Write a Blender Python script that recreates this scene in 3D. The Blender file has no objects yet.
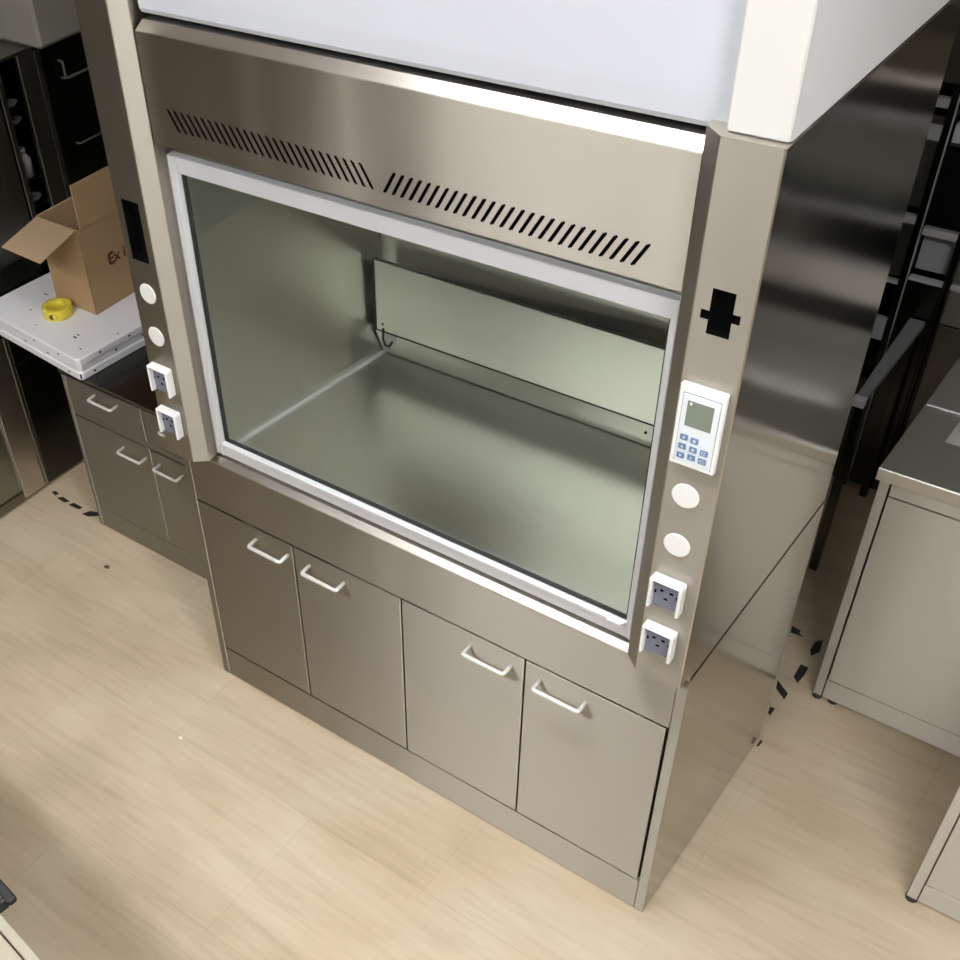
import bpy, bmesh, math, random
from mathutils import Vector, Matrix
random.seed(7)
SC = bpy.context.scene
COL = SC.collection
PI = math.pi

# ------------------------------------------------------------------ materials
def new_mat(name):
    m = bpy.data.materials.new(name); m.use_nodes = True
    nt = m.node_tree
    return m, nt, nt.nodes['Principled BSDF']

def plain(name, col, rough=.5, metal=0., spec=.5, coat=0.):
    m, nt, b = new_mat(name)
    b.inputs['Base Color'].default_value = (*col, 1)
    b.inputs['Roughness'].default_value = rough
    b.inputs['Metallic'].default_value = metal
    b.inputs['Specular IOR Level'].default_value = spec
    b.inputs['Coat Weight'].default_value = coat
    # faint unevenness so that the surface is never perfectly flat in tone
    tc = nt.nodes.new('ShaderNodeTexCoord'); nz = nt.nodes.new('ShaderNodeTexNoise')
    nz.inputs['Scale'].default_value = 30; nz.inputs['Detail'].default_value = 4
    mr = nt.nodes.new('ShaderNodeMapRange')
    mr.inputs['To Min'].default_value = max(0, rough-.04); mr.inputs['To Max'].default_value = min(1, rough+.04)
    nt.links.new(tc.outputs['Object'], nz.inputs['Vector']); nt.links.new(nz.outputs['Fac'], mr.inputs['Value'])
    nt.links.new(mr.outputs['Result'], b.inputs['Roughness'])
    return m

def steel(name, col, rough=.27, brush='x', wave=0., aniso=.0, smear=.05, bump=.01, line=1., wscale=(1, .6, 1.3)):
    """brushed stainless steel; brush = axis along which the fine lines run"""
    m, nt, b = new_mat(name)
    b.inputs['Metallic'].default_value = 1
    N = nt.nodes.new; L = nt.links.new
    tc = N('ShaderNodeTexCoord'); mp = N('ShaderNodeMapping')
    s = {'x': (3, 320, 320), 'y': (320, 3, 320), 'z': (320, 320, 3)}[brush]
    mp.inputs['Scale'].default_value = s
    nz = N('ShaderNodeTexNoise'); nz.inputs['Scale'].default_value = 1; nz.inputs['Detail'].default_value = 3
    L(tc.outputs['Object'], mp.inputs['Vector']); L(mp.outputs['Vector'], nz.inputs['Vector'])
    n2 = N('ShaderNodeTexNoise'); n2.inputs['Scale'].default_value = 3.0; n2.inputs['Detail'].default_value = 3
    L(tc.outputs['Object'], n2.inputs['Vector'])
    mr = N('ShaderNodeMapRange'); mr.inputs['To Min'].default_value = rough-.04*line; mr.inputs['To Max'].default_value = rough+.04*line
    L(nz.outputs['Fac'], mr.inputs['Value'])
    ad = N('ShaderNodeMath'); ad.operation = 'MULTIPLY_ADD'
    L(n2.outputs['Fac'], ad.inputs[0]); ad.inputs[1].default_value = smear; L(mr.outputs['Result'], ad.inputs[2])
    L(ad.outputs[0], b.inputs['Roughness'])
    cr = N('ShaderNodeMix'); cr.data_type = 'RGBA'
    cr.inputs[6].default_value = (*[c*(1-.05*line) for c in col], 1); cr.inputs[7].default_value = (*[min(1, c*(1+.05*line)) for c in col], 1)
    L(nz.outputs['Fac'], cr.inputs[0]); L(cr.outputs[2], b.inputs['Base Color'])
    bp = N('ShaderNodeBump'); bp.inputs['Strength'].default_value = bump; bp.inputs['Distance'].default_value = .001
    L(nz.outputs['Fac'], bp.inputs['Height'])
    if wave > 0:
        n3 = N('ShaderNodeTexNoise'); n3.inputs['Scale'].default_value = 2.2; n3.inputs['Detail'].default_value = 1
        m3 = N('ShaderNodeMapping'); m3.inputs['Scale'].default_value = wscale
        L(tc.outputs['Object'], m3.inputs['Vector']); L(m3.outputs['Vector'], n3.inputs['Vector'])
        b2 = N('ShaderNodeBump'); b2.inputs['Strength'].default_value = 1; b2.inputs['Distance'].default_value = wave
        L(n3.outputs['Fac'], b2.inputs['Height']); L(b2.outputs['Normal'], bp.inputs['Normal'])
    L(bp.outputs['Normal'], b.inputs['Normal'])
    if aniso:
        b.inputs['Anisotropic'].default_value = aniso
        cv = N('ShaderNodeCombineXYZ'); cv.inputs[2].default_value = 1
        L(cv.outputs[0], b.inputs['Tangent'])
    return m

M = {}
SS = (.485, .45, .39)
M['steel'] = steel('brushed_steel', SS, .46, 'x', aniso=.985, wave=.009, wscale=(2.2, .4, .35))
M['steel_door'] = steel('door_steel', SS, .48, 'x', aniso=.975, wave=.005, wscale=(2.2, .4, .35))
M['steel_bright'] = steel('folded_edge_steel', (.60, .565, .52), .27, 'x')
M['steel_v'] = steel('pillar_steel', SS, .44, 'x', aniso=.93)
M['steel_side'] = steel('side_steel', (.50, .485, .455), .13, 'y', wave=.003, smear=.04)
M['steel_in'] = steel('liner_steel', (.66, .66, .625), .27, 'x', smear=.05, bump=0, line=.15)
M['steel_top'] = steel('worktop_steel', (.68, .675, .65), .48, 'x', bump=.003, smear=.03)
M['steel_dark'] = steel('shaded_cabinet_steel', (.30, .30, .27), .30, 'y')  # stainless of the dim cabinets, their shade put into the colour
M['steel_black'] = steel('dark_panel_steel', (.085, .085, .075), .22, 'y')  # own tone of black panels; on the back row, shade put into the colour
M['rack_grey'] = plain('grey_drawer_paint', (.30, .30, .31), .4, .0)
M['alu'] = plain('sash_aluminium', (.70, .71, .74), .38, .25)
M['alu_v'] = plain('sash_aluminium_upright', (.70, .71, .74), .38, .25)
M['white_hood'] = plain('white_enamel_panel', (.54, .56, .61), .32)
M['white_side_lit'] = plain('white_enamel_side_lit', (.84, .85, .88), .35)  # column enamel made paler on the side face to stand in for light
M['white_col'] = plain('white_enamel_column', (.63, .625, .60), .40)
M['white'] = plain('white_plastic', (.82, .82, .82), .38)
M['cap'] = plain('cap_plastic', (.80, .80, .77), .45)
M['handle'] = plain('satin_handle', (.86, .86, .84), .30, .35)
M['black'] = plain('black_void', (.003, .003, .003), .8, spec=.05)
M['gap'] = plain('dark_joint', (.015, .014, .012), .7)
M['rubber'] = plain('black_rubber', (.02, .02, .02), .6)
M['socket'] = plain('socket_grey', (.17, .18, .24), .45)
M['ctrl_face'] = plain('control_face', (.72, .77, .80), .4)
M['lcd'] = plain('lcd_glass', (.20, .235, .19), .12)
M['key'] = plain('blue_key', (.14, .22, .36), .4)
M['key_mark'] = plain('key_mark', (.60, .68, .78), .5)
M['near_bench'] = plain('beige_bench_laminate', (.36, .325, .25), .45)
M['card'] = plain('cardboard', (.46, .31, .17), .85, spec=.2)
M['card_in'] = plain('cardboard_inside', (.40, .27, .155), .85, spec=.2)
M['card_edge'] = plain('cardboard_edge', (.56, .40, .25), .9, spec=.2)
M['ink'] = plain('red_brown_ink', (.14, .028, .015), .8)
M['tape_y'] = plain('yellow_tape', (.80, .66, .06), .35)
M['board'] = plain('white_coated_board', (.87, .87, .91), .36)
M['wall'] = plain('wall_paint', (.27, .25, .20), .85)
M['wall_dim'] = plain('darkened_wall_paint', (.10, .092, .075), .85)  # unseen walls, darkened so the steel reflects less light
M['ceil'] = plain('ceiling_paint', (.70, .69, .65), .9)
M['pier'] = plain('pier_paint', (.31, .295, .255), .85)
M['lampbody'] = plain('lamp_housing', (.8, .8, .8), .5)
M['rail_light'] = plain('pale_shelf_rail', (.55, .55, .56), .35, .4)
M['bottle'] = plain('white_bottle', (.40, .40, .42), .4)
M['dim_plastic'] = plain('grey_dish', (.16, .16, .155), .5)
M['dim_handle'] = plain('dull_grey_handle', (.17, .17, .16), .4, .3)
M['frame_grey'] = plain('grey_frame_paint', (.18, .18, .185), .45)
M['crumb'] = plain('dark_crumb', (.10, .075, .045), .8)
M['paper'] = plain('paper_scrap', (.85, .83, .76), .8)

def emit(name, col, s):
    m, nt, b = new_mat(name)
    b.inputs['Base Color'].default_value = (.8, .8, .8, 1)
    b.inputs['Emission Color'].default_value = (*col, 1); b.inputs['Emission Strength'].default_value = s
    return m

def floor_mat():
    m, nt, b = new_mat('vinyl_floor'); N = nt.nodes.new; L = nt.links.new
    tc = N('ShaderNodeTexCoord')
    # streaky grain running along x
    mp = N('ShaderNodeMapping'); mp.inputs['Scale'].default_value = (1.6, 13, 1)
    n1 = N('ShaderNodeTexNoise'); n1.inputs['Scale'].default_value = 1; n1.inputs['Detail'].default_value = 6; n1.inputs['Roughness'].default_value = .62; n1.inputs['Distortion'].default_value = .6
    L(tc.outputs['Object'], mp.inputs['Vector']); L(mp.outputs['Vector'], n1.inputs['Vector'])
    mpb = N('ShaderNodeMapping'); mpb.inputs['Scale'].default_value = (5, 55, 1)
    n1b = N('ShaderNodeTexNoise'); n1b.inputs['Scale'].default_value = 1; n1b.inputs['Detail'].default_value = 5
    L(tc.outputs['Object'], mpb.inputs['Vector']); L(mpb.outputs['Vector'], n1b.inputs['Vector'])
    sm = N('ShaderNodeMix'); sm.inputs[0].default_value = .34
    L(n1.outputs['Fac'], sm.inputs[2]); L(n1b.outputs['Fac'], sm.inputs[3])
    r1 = N('ShaderNodeValToRGB')
    e = r1.color_ramp.elements
    e[0].position = .3; e[0].color = (.475, .39, .275, 1); e[1].position = .7; e[1].color = (.64, .55, .41, 1)
    k = e.new(.5); k.color = (.58, .49, .355, 1)
    L(sm.outputs[0], r1.inputs['Fac'])
    # broad cloudy wear
    n2 = N('ShaderNodeTexNoise'); n2.inputs['Scale'].default_value = 2.3; n2.inputs['Detail'].default_value = 4
    L(tc.outputs['Object'], n2.inputs['Vector'])
    r2 = N('ShaderNodeValToRGB'); e = r2.color_ramp.elements
    e[0].position = .32; e[0].color = (.86, .83, .79, 1); e[1].position = .66; e[1].color = (1.04, 1.05, 1.06, 1)
    k = e.new(.48); k.color = (.99, .945, .93, 1)
    L(n2.outputs['Fac'], r2.inputs['Fac'])
    mx = N('ShaderNodeMix'); mx.data_type = 'RGBA'; mx.blend_type = 'MULTIPLY'; mx.inputs[0].default_value = 1
    L(r1.outputs['Color'], mx.inputs[6]); L(r2.outputs['Color'], mx.inputs[7])
    # tile joints
    mb = N('ShaderNodeMapping'); mb.inputs['Location'].default_value = (-.2-.9*2+9, .185+9, 0)
    br = N('ShaderNodeTexBrick'); br.inputs['Scale'].default_value = 1; br.inputs['Brick Width'].default_value = .95
    br.inputs['Row Height'].default_value = .445; br.inputs['Mortar Size'].default_value = .0011; br.inputs['Mortar Smooth'].default_value = .6
    br.inputs['Color1'].default_value = (1, 1, 1, 1); br.inputs['Color2'].default_value = (.95, .945, .93, 1); br.inputs['Mortar'].default_value = (.80, .75, .66, 1)
    br.offset = .58
    L(tc.outputs['Object'], mb.inputs['Vector']); L(mb.outputs['Vector'], br.inputs['Vector'])
    m2 = N('ShaderNodeMix'); m2.data_type = 'RGBA'; m2.blend_type = 'MULTIPLY'; m2.inputs[0].default_value = .9
    L(mx.outputs[2], m2.inputs[6]); L(br.outputs['Color'], m2.inputs[7])
    # small specks
    vo = N('ShaderNodeTexVoronoi'); vo.inputs['Scale'].default_value = 3.4; vo.inputs['Randomness'].default_value = 1
    L(tc.outputs['Object'], vo.inputs['Vector'])
    lt = N('ShaderNodeMath'); lt.operation = 'LESS_THAN'; lt.inputs[1].default_value = .011
    L(vo.outputs['Distance'], lt.inputs[0])
    m3 = N('ShaderNodeMix'); m3.data_type = 'RGBA'; m3.inputs[7].default_value = (.25, .18, .11, 1)
    ml = N('ShaderNodeMath'); ml.operation = 'MULTIPLY'; ml.inputs[1].default_value = .6
    L(lt.outputs[0], ml.inputs[0]); L(ml.outputs[0], m3.inputs[0]); L(m2.outputs[2], m3.inputs[6])
    L(m3.outputs[2], b.inputs['Base Color'])
    mr = N('ShaderNodeMapRange'); mr.inputs['To Min'].default_value = .33; mr.inputs['To Max'].default_value = .52
    L(n2.outputs['Fac'], mr.inputs['Value']); L(mr.outputs['Result'], b.inputs['Roughness'])
    b.inputs['Specular IOR Level'].default_value = .35
    bp = N('ShaderNodeBump'); bp.inputs['Strength'].default_value = .06; bp.inputs['Distance'].default_value = .002
    L(n1.outputs['Fac'], bp.inputs['Height']); L(bp.outputs['Normal'], b.inputs['Normal'])
    return m
M['floor'] = floor_mat()

def glass_mat():
    m = bpy.data.materials.new('tinted_glass'); m.use_nodes = True
    nt = m.node_tree; nt.nodes.clear(); N = nt.nodes.new; L = nt.links.new
    o = N('ShaderNodeOutputMaterial'); t = N('ShaderNodeBsdfTransparent'); g = N('ShaderNodeBsdfGlossy')
    t.inputs['Color'].default_value = (.915, .93, .905, 1)
    g.inputs['Roughness'].default_value = .02; g.inputs['Color'].default_value = (.9, .95, .92, 1)
    lw = N('ShaderNodeLayerWeight'); lw.inputs['Blend'].default_value = .5
    pw = N('ShaderNodeMath'); pw.operation = 'POWER'; pw.inputs[1].default_value = 5; L(lw.outputs['Facing'], pw.inputs[0])
    f = N('ShaderNodeMath'); f.operation = 'MULTIPLY_ADD'; f.inputs[1].default_value = .94; f.inputs[2].default_value = .04; L(pw.outputs[0], f.inputs[0])
    mx = N('ShaderNodeMixShader')
    L(f.outputs[0], mx.inputs[0]); L(t.outputs[0], mx.inputs[1]); L(g.outputs[0], mx.inputs[2]); L(mx.outputs[0], o.inputs['Surface'])
    return m
M['glass'] = glass_mat()

# ------------------------------------------------------------------ mesh helpers
def BM(): return bmesh.new()

def box(bm, x0, x1, y0, y1, z0, z1, b=.0018, mi=0, rot=None):
    r = bmesh.ops.create_cube(bm, size=1)
    vs = r['verts']
    c = Vector(((x0+x1)/2, (y0+y1)/2, (z0+z1)/2)); s = Vector((abs(x1-x0), abs(y1-y0), abs(z1-z0)))
    for v in vs: v.co = Vector((v.co.x*s.x, v.co.y*s.y, v.co.z*s.z))
    fs = set(f for v in vs for f in v.link_faces)
    for f in fs: f.material_index = mi
    b = min(b, min(s)*.4)
    if b > 0:
        es = list(set(e for v in vs for e in v.link_edges))
        res = bmesh.ops.bevel(bm, geom=es, offset=b, segments=1, affect='EDGES', profile=.5, clamp_overlap=True)
        vs = list(set(v for f in res['faces'] for v in f.verts) | set(v for v in vs if v.is_valid))
        for v in vs:
            for f in v.link_faces: f.material_index = mi
    for v in vs:
        if rot is not None: v.co = rot @ v.co
        v.co += c
    return bm

def poly(bm, pts, mi=0):
    f = bm.faces.new([bm.verts.new(p) for p in pts]); f.material_index = mi; return f

def prism(bm, pts, axis, a0, a1, mi=0):
    """extrude a 2-D outline along an axis ('x': pts=(y,z), 'y': (x,z), 'z': (x,y))"""
    def P(p, a): return {'x': (a, p[0], p[1]), 'y': (p[0], a, p[1]), 'z': (p[0], p[1], a)}[axis]
    A = [bm.verts.new(P(p, a0)) for p in pts]; B = [bm.verts.new(P(p, a1)) for p in pts]
    n = len(pts); fs = [bm.faces.new(A), bm.faces.new(B[::-1])]
    for i in range(n): fs.append(bm.faces.new([A[i], B[i], B[(i+1) % n], A[(i+1) % n]]))
    for f in fs: f.material_index = mi
    return fs

def tube(bm, path, r, seg=10, mi=0):
    path = [Vector(p) for p in path]; rings = []
    n = len(path)
    for i, p in enumerate(path):
        d = (path[min(i+1, n-1)]-path[max(i-1, 0)]).normalized()
        up = Vector((0, 0, 1)) if abs(d.z) < .95 else Vector((1, 0, 0))
        u = d.cross(up).normalized(); w = u.cross(d).normalized()
        k = 1.
        if 0 < i < n-1:
            a = (path[i]-path[i-1]).normalized(); k = 1/max(.5, a.dot(d))
        rings.append([bm.verts.new(p+(u*math.cos(t)+w*math.sin(t))*r*(k if 0 < i < n-1 else 1)) for t in [2*PI*j/seg for j in range(seg)]])
    for a, b_ in zip(rings, rings[1:]):
        for j in range(seg):
            f = bm.faces.new([a[j], a[(j+1) % seg], b_[(j+1) % seg], b_[j]]); f.material_index = mi; f.smooth = True
    bm.faces.new(rings[0][::-1]).material_index = mi; bm.faces.new(rings[-1]).material_index = mi

def disc(bm, c, r, h, axis='y', seg=40, mi=0, dome=0.):
    """short cylinder from c along -axis direction; slight domed rim"""
    def P(rr, t, k):
        a, b_ = rr*math.cos(t), rr*math.sin(t)
        return {'y': (c[0]+a, c[1]-k, c[2]+b_), 'z': (c[0]+a, c[1]+b_, c[2]+k), 'x': (c[0]+k, c[1]+a, c[2]+b_)}[axis]
    prof = [(r, 0), (r, h*.55), (r*.94, h*.92), (r*.86, h)]
    if dome: prof += [(r*.4, h+dome)]
    rings = [[bm.verts.new(P(rr, 2*PI*j/seg, k)) for j in range(seg)] for rr, k in prof]
    for A, B in zip(rings, rings[1:]):
        for j in range(seg):
            f = bm.faces.new([A[j], A[(j+1) % seg], B[(j+1) % seg], B[j]]); f.material_index = mi; f.smooth = True
    bm.faces.new(rings[-1]).material_index = mi; bm.faces.new(rings[0][::-1]).material_index = mi

def lathe(bm, c, prof, seg=48, mi=0, close=True):
    rings = [[bm.verts.new((c[0]+r*math.cos(2*PI*j/seg), c[1]+r*math.sin(2*PI*j/seg), c[2]+z)) for j in range(seg)] for r, z in prof]
    pr = list(zip(rings, rings[1:])) + ([(rings[-1], rings[0])] if close else [])
    for A, B in pr:
        for j in range(seg):
            f = bm.faces.new([A[j], A[(j+1) % seg], B[(j+1) % seg], B[j]]); f.material_index = mi; f.smooth = True

def W(o):
    """world location of a thing root (roots are never rotated)"""
    v = Vector((0, 0, 0))
    while o: v += o.location; o = o.parent
    return v

def obj(name, bm, mats, parent=None, fix=True):
    if fix: bmesh.ops.recalc_face_normals(bm, faces=bm.faces)
    me = bpy.data.meshes.new(name); 
    off = W(parent) if parent else Vector((0, 0, 0))
    if parent:
        for v in bm.verts: v.co -= off
    bm.to_mesh(me); bm.free()
    for m in (mats if isinstance(mats, (list, tuple)) else [mats]): me.materials.append(M[m] if isinstance(m, str) else m)
    o = bpy.data.objects.new(name, me); COL.objects.link(o)
    if parent: o.parent = parent
    return o

def thing(name, label, cat, loc, group=None):
    o = bpy.data.objects.new(name, None); COL.objects.link(o); o.location = loc
    o.empty_display_size = .1
    o['label'] = label; o['category'] = cat
    if group: o['group'] = group
    return o
def tag(o, label, cat, group=None):
    o['label'] = label; o['category'] = cat
    if group: o['group'] = group
    return o
def struct(name, bm, mats):
    o = obj(name, bm, mats); o['kind'] = 'structure'; return o

def uhandle(name, parent, p0, p1, out, r=.0055, mat='handle'):
    """U handle from foot p0 to foot p1 standing out by vector out"""
    p0 = Vector(p0); p1 = Vector(p1); out = Vector(out); t = (p1-p0).normalized(); c = .006
    bm = BM()
    q0 = p0+out; q1 = p1+out; on = out.normalized()
    tube(bm, [p0, q0-on*c, q0-on*c*.3+t*c*.3, q0+t*c, q1-t*c, q1-on*c*.3-t*c*.3, q1-on*c, p1], r, 10)
    return obj(name, bm, mat, parent)

# ------------------------------------------------------------------ the room
bm = BM(); poly(bm, [(-2.2, -5, 0), (4.6, -5, 0), (4.6, 2.7, 0), (-2.2, 2.7, 0)])
struct('floor', bm, 'floor')
CZ = 3.35
bm = BM(); poly(bm, [(-2.2, -5, CZ), (-2.2, 2.7, CZ), (4.6, 2.7, CZ), (4.6, -5, CZ)]); struct('ceiling', bm, 'ceil')
bm = BM(); box(bm, -2.2, 4.6, 2.7, 2.8, 0, CZ, 0); struct('wall_back', bm, 'wall')
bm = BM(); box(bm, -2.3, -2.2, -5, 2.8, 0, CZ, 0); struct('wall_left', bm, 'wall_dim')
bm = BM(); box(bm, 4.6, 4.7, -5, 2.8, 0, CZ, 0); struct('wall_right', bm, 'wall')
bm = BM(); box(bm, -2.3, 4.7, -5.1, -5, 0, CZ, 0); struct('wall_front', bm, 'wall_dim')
# boxed-in pier hanging over the cabinets at the left
bm = BM(); box(bm, -2.2, -1.373, .862, 2.7, 1.4885, CZ, .012); struct('wall_pier', bm, 'pier')

# ------------------------------------------------------------------ fume hood
HW = 1.5; HD = .72
H = thing('fume_hood', 'large stainless steel fume hood with a glass sash and four lower doors', 'fume hood', (.75, .3, 0))

# lower carcass: side panels, back, bottom
bm = BM()
box(bm, 1.4785, 1.502, .0032, HD, .003, .9158, .0006); obj('side_panel', bm, 'steel_side', H)
bm = BM(); box(bm, 1.4785, 1.502, 0, .003, .003, .9158, .0008); obj('front_edge', bm, 'steel_door', H)
bm = BM()
box(bm, 0, .0255, 0, HD, .003, .912, .002); obj('side_panel', bm, 'steel_door', H)
bm = BM()
box(bm, .026, 1.478, .022, HD-.002, .006, .73, .0); obj('carcass', bm, 'gap', H)
bm = BM()
box(bm, .026, 1.4775, 0, .02, .745, .915, .0015)
obj('fascia', bm, 'steel', H)
bm = BM(); box(bm, .026, 1.4775, .001, .02, .004, .126, .0015); obj('kick_plate', bm, 'steel', H)
# sloping sill in front of the sash
bm = BM(); prism(bm, [(-.001, .9155), (-.001, .919), (.012, .934), (.05, .940), (.05, .9155)], 'x', .03, 1.47); obj('sill', bm, 'steel_bright', H)
gx = [.0285, .3815, .7425, 1.1085, 1.4765]
hx = [(.245, .360), (.437, .556), (.953, 1.070), (1.152, 1.273)]
for i in range(4):
    g0 = .0025
    bm = BM(); box(bm, gx[i]+(0 if i == 0 else g0), gx[i+1]-g0-(.003 if i == 3 else 0), .0005, .0205, .1325, .7385, .0016)
    d = obj('door', bm, 'steel_door', H)
    uhandle('handle', d, (hx[i][0], .002, .697), (hx[i][1], .002, .697), (0, -.036, -.002))

# pillars with real cut-outs
def grid_sheet(bm, x0, x1, z0, z1, y, holes, depth, mi=0, mi_in=1):
    xs = sorted({x0, x1} | {h[k] for h in holes for k in (0, 1)}); zs = sorted({z0, z1} | {h[k] for h in holes for k in (2, 3)})
    inh = lambda a, b_: any(h[0] < a < h[1] and h[2] < b_ < h[3] for h in holes)
    V = {}
    def v(x, z, yy):
        k = (round(x, 5), round(z, 5), yy)
        if k not in V: V[k] = bm.verts.new((x, yy, z))
        return V[k]
    for i in range(len(xs)-1):
        for j in range(len(zs)-1):
            cx, cz = (xs[i]+xs[i+1])/2, (zs[j]+zs[j+1])/2
            if not inh(cx, cz):
                bm.faces.new([v(xs[i], zs[j], y), v(xs[i+1], zs[j], y), v(xs[i+1], zs[j+1], y), v(xs[i], zs[j+1], y)]).material_index = mi
            else:
                bm.faces.new([v(xs[i], zs[j], y+depth), v(xs[i+1], zs[j], y+depth), v(xs[i+1], zs[j+1], y+depth), v(xs[i], zs[j+1], y+depth)]).material_index = mi_in
                for (a, b_, dx, dz) in ((0, 0, -1, 0), (1, 0, 1, 0), (0, 0, 0, -1), (0, 1, 0, 1)):
                    ii, jj = i+dx, j+dz
                    nb = 0 <= ii < len(xs)-1 and 0 <= jj < len(zs)-1 and inh((xs[ii]+xs[ii+1])/2, (zs[jj]+zs[jj+1])/2)
                    if nb: continue
                    if dx:
                        x = xs[i+(dx > 0)]
                        q = [v(x, zs[j], y), v(x, zs[j+1], y), v(x, zs[j+1], y+depth), v(x, zs[j], y+depth)]
                    else:
                        z = zs[j+(dz > 0)]
                        q = [v(xs[i], z, y), v(xs[i+1], z, y), v(xs[i+1], z, y+depth), v(xs[i], z, y+depth)]
                    bm.faces.new(q).material_index = mi_in
PZ0, PZ1 = .939, 2.085
YP = -.05
def pillar(mir):
    PZ1 = 2.085 if mir else 2.112
    X = (lambda x: HW-x) if mir else (lambda x: x)
    bm = BM()
    # section as seen from above, outside corner -> front -> bevel -> jamb
    if not mir: holes = [(.0225, .0785, 1.515, 1.666)]
    else: holes = [(1.4285, 1.4675, 1.765, 1.847), (1.4145, 1.4285, 1.790, 1.806), (1.4675, 1.4805, 1.795, 1.811)]
    a, b_ = (.0025, .0985)
    x0, x1 = sorted((X(a), X(b_)))
    grid_sheet(bm, x0, x1, PZ0, PZ1, YP, holes, .03)
    def strip(p, q, mi=0): poly(bm, [(X(p[0]), p[1], PZ0), (X(q[0]), q[1], PZ0), (X(q[0]), q[1], PZ1), (X(p[0]), p[1], PZ1)], mi)
    strip((.0025, YP), (0, YP+.0025), 3); strip((0, YP+.0025), (0, .0000), 2)
    strip((.0985, YP), (.1012, YP+.0012), 3); strip((.1012, YP+.0012), (.1325, -.0225)); strip((.1325, -.0225), (.1335, -.0205)); strip((.1335, -.0205), (.1275, .06))
    strip((.1275, .06), (.10, .06))
    ol = [(.0025, YP), (.0985, YP), (.1012, YP+.0012), (.1325, -.0225), (.1335, -.0205), (.1275, .06), (0, .06), (0, YP+.0025)]
    poly(bm, [(X(p[0]), p[1], PZ0) for p in ol]); poly(bm, [(X(p[0]), p[1], PZ1) for p in ol])
    o = obj('pillar', bm, ['steel_v', 'black', 'steel_side', 'steel_bright'], H, fix=True)
    # outer upper side sheet
    bm = BM(); xs = sorted((X(.0), X(.004)))
    box(bm, xs[0], xs[1], .0002, HD, .9165, PZ1-.001, .0)
    obj('upper_side_panel', bm, 'steel_side', H)
pillar(False); pillar(True)

def sock(x0, x1, z0, z1):
    yb, yf, t = YP-.0005, YP-.026, .0075
    bm = BM()
    box(bm, x0, x0+t, yf, yb, z0, z1-.004, .003); box(bm, x1-t, x1, yf, yb, z0, z1-.004, .003); box(bm, x0, x1, yf, yb, z1-t, z1, .003)
    s = obj('socket_cover', bm, 'white', H)
    bm = BM(); box(bm, x0+t, x1-t, yb-.012, yb, z0+.003, z1-t, .001); f = obj('socket_face', bm, 'socket', s)
    cx, cz = (x0+x1)/2, (z0+z1)/2
    bm = BM()
    for dx in (-.010, .010): box(bm, cx+dx-.0035, cx+dx+.0035, yb-.0132, yb-.011, cz+.004, cz+.009, .0004)
    box(bm, cx-.004, cx+.004, yb-.0132, yb-.011, cz-.014, cz-.010, .0004)
    for sx in (x0+t+.002, x1-t-.006): box(bm, sx, sx+.004, yb-.0132, yb-.011, cz-.004, cz+.004, .0004)
    obj('socket_slots', bm, 'black', f)
    bm = BM(); box(bm, cx-.008, cx+.004, yb-.016, yb-.011, z1-t-.006, z1-t, .001); obj('latch', bm, 'white', s)
for (a, b_) in ((1.409, 1.4775), (.018, .0885)):
    sock(a, b_, 1.151, 1.230); sock(a, b_, 1.020, 1.098)
for x in (.0525, 1.4425):
    for z in (1.311, 1.430):
        bm = BM(); disc(bm, (x, YP, z), .0265, .003); obj('blanking_cap', bm, 'cap', H)

# controller on the right pillar
bm = BM()
cx0, cx1, cz0, cz1 = 1.4055, 1.4885, 1.503, 1.669
box(bm, cx0, cx1, YP-.013, YP-.0005, cz0, cz1, .002)
C_ = obj('control_panel', bm, 'white', H)
bm = BM(); box(bm, 1.4145, 1.4815, YP-.0148, YP-.012, 1.511, 1.653, .001); obj('face_plate', bm, 'ctrl_face', C_)
bm = BM()
for q in ((1.4138, 1.4822, 1.6530, 1.6545), (1.4138, 1.4150, 1.511, 1.653), (1.4810, 1.4822, 1.511, 1.653)):
    box(bm, q[0], q[1], YP-.0137, YP-.012, q[2], q[3], 0)
obj('seam', bm, 'socket', C_)
bm = BM(); box(bm, 1.424, 1.4715, YP-.0158, YP-.0145, 1.590, 1.6415, .0008); lc = obj('lcd_screen', bm, 'lcd', C_)
bm = BM(); poly(bm, [(1.4275, YP-.0161, 1.6385), (1.4335, YP-.0161, 1.6385), (1.4305, YP-.0161, 1.632)]); obj('lcd_symbol', bm, 'white', lc)
for k, (x, z) in enumerate([(1.4275, 1.566), (1.4268, 1.5465), (1.426, 1.527), (1.447, 1.5645), (1.447, 1.546), (1.446, 1.529), (1.467, 1.546), (1.466, 1.528)]):
    bm = BM(); box(bm, x-.0072, x+.0072, YP-.0168, YP-.0145, z-.0062, z+.0062, .002); b_ = obj('button', bm, 'key', C_)
    bm = BM()
    yk = YP-.0171
    if k == 0: box(bm, x-.003, x+.003, yk, yk+.0004, z-.0008, z+.0008, 0); box(bm, x-.0008, x+.0008, yk, yk+.0004, z-.003, z+.003, 0)
    elif k in (1, 2, 5): poly(bm, [(x-.003, yk, z-.002), (x+.003, yk, z-.002), (x, yk, z+.003)] if k != 2 else [(x-.003, yk, z+.002), (x, yk, z-.003), (x+.003, yk, z+.002)])
    elif k in (3, 4): disc(bm, (x, yk+.0005, z), .003, .0005, seg=16)
    else:
        box(bm, x-.004, x+.004, yk, yk+.0004, z-.003, z-.002, 0); box(bm, x-.004, x+.004, yk, yk+.0004, z+.002, z+.003, 0); box(bm, x-.004, x-.003, yk, yk+.0004, z-.003, z+.003, 0)
    obj('button_mark', bm, 'key_mark', b_)

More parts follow.
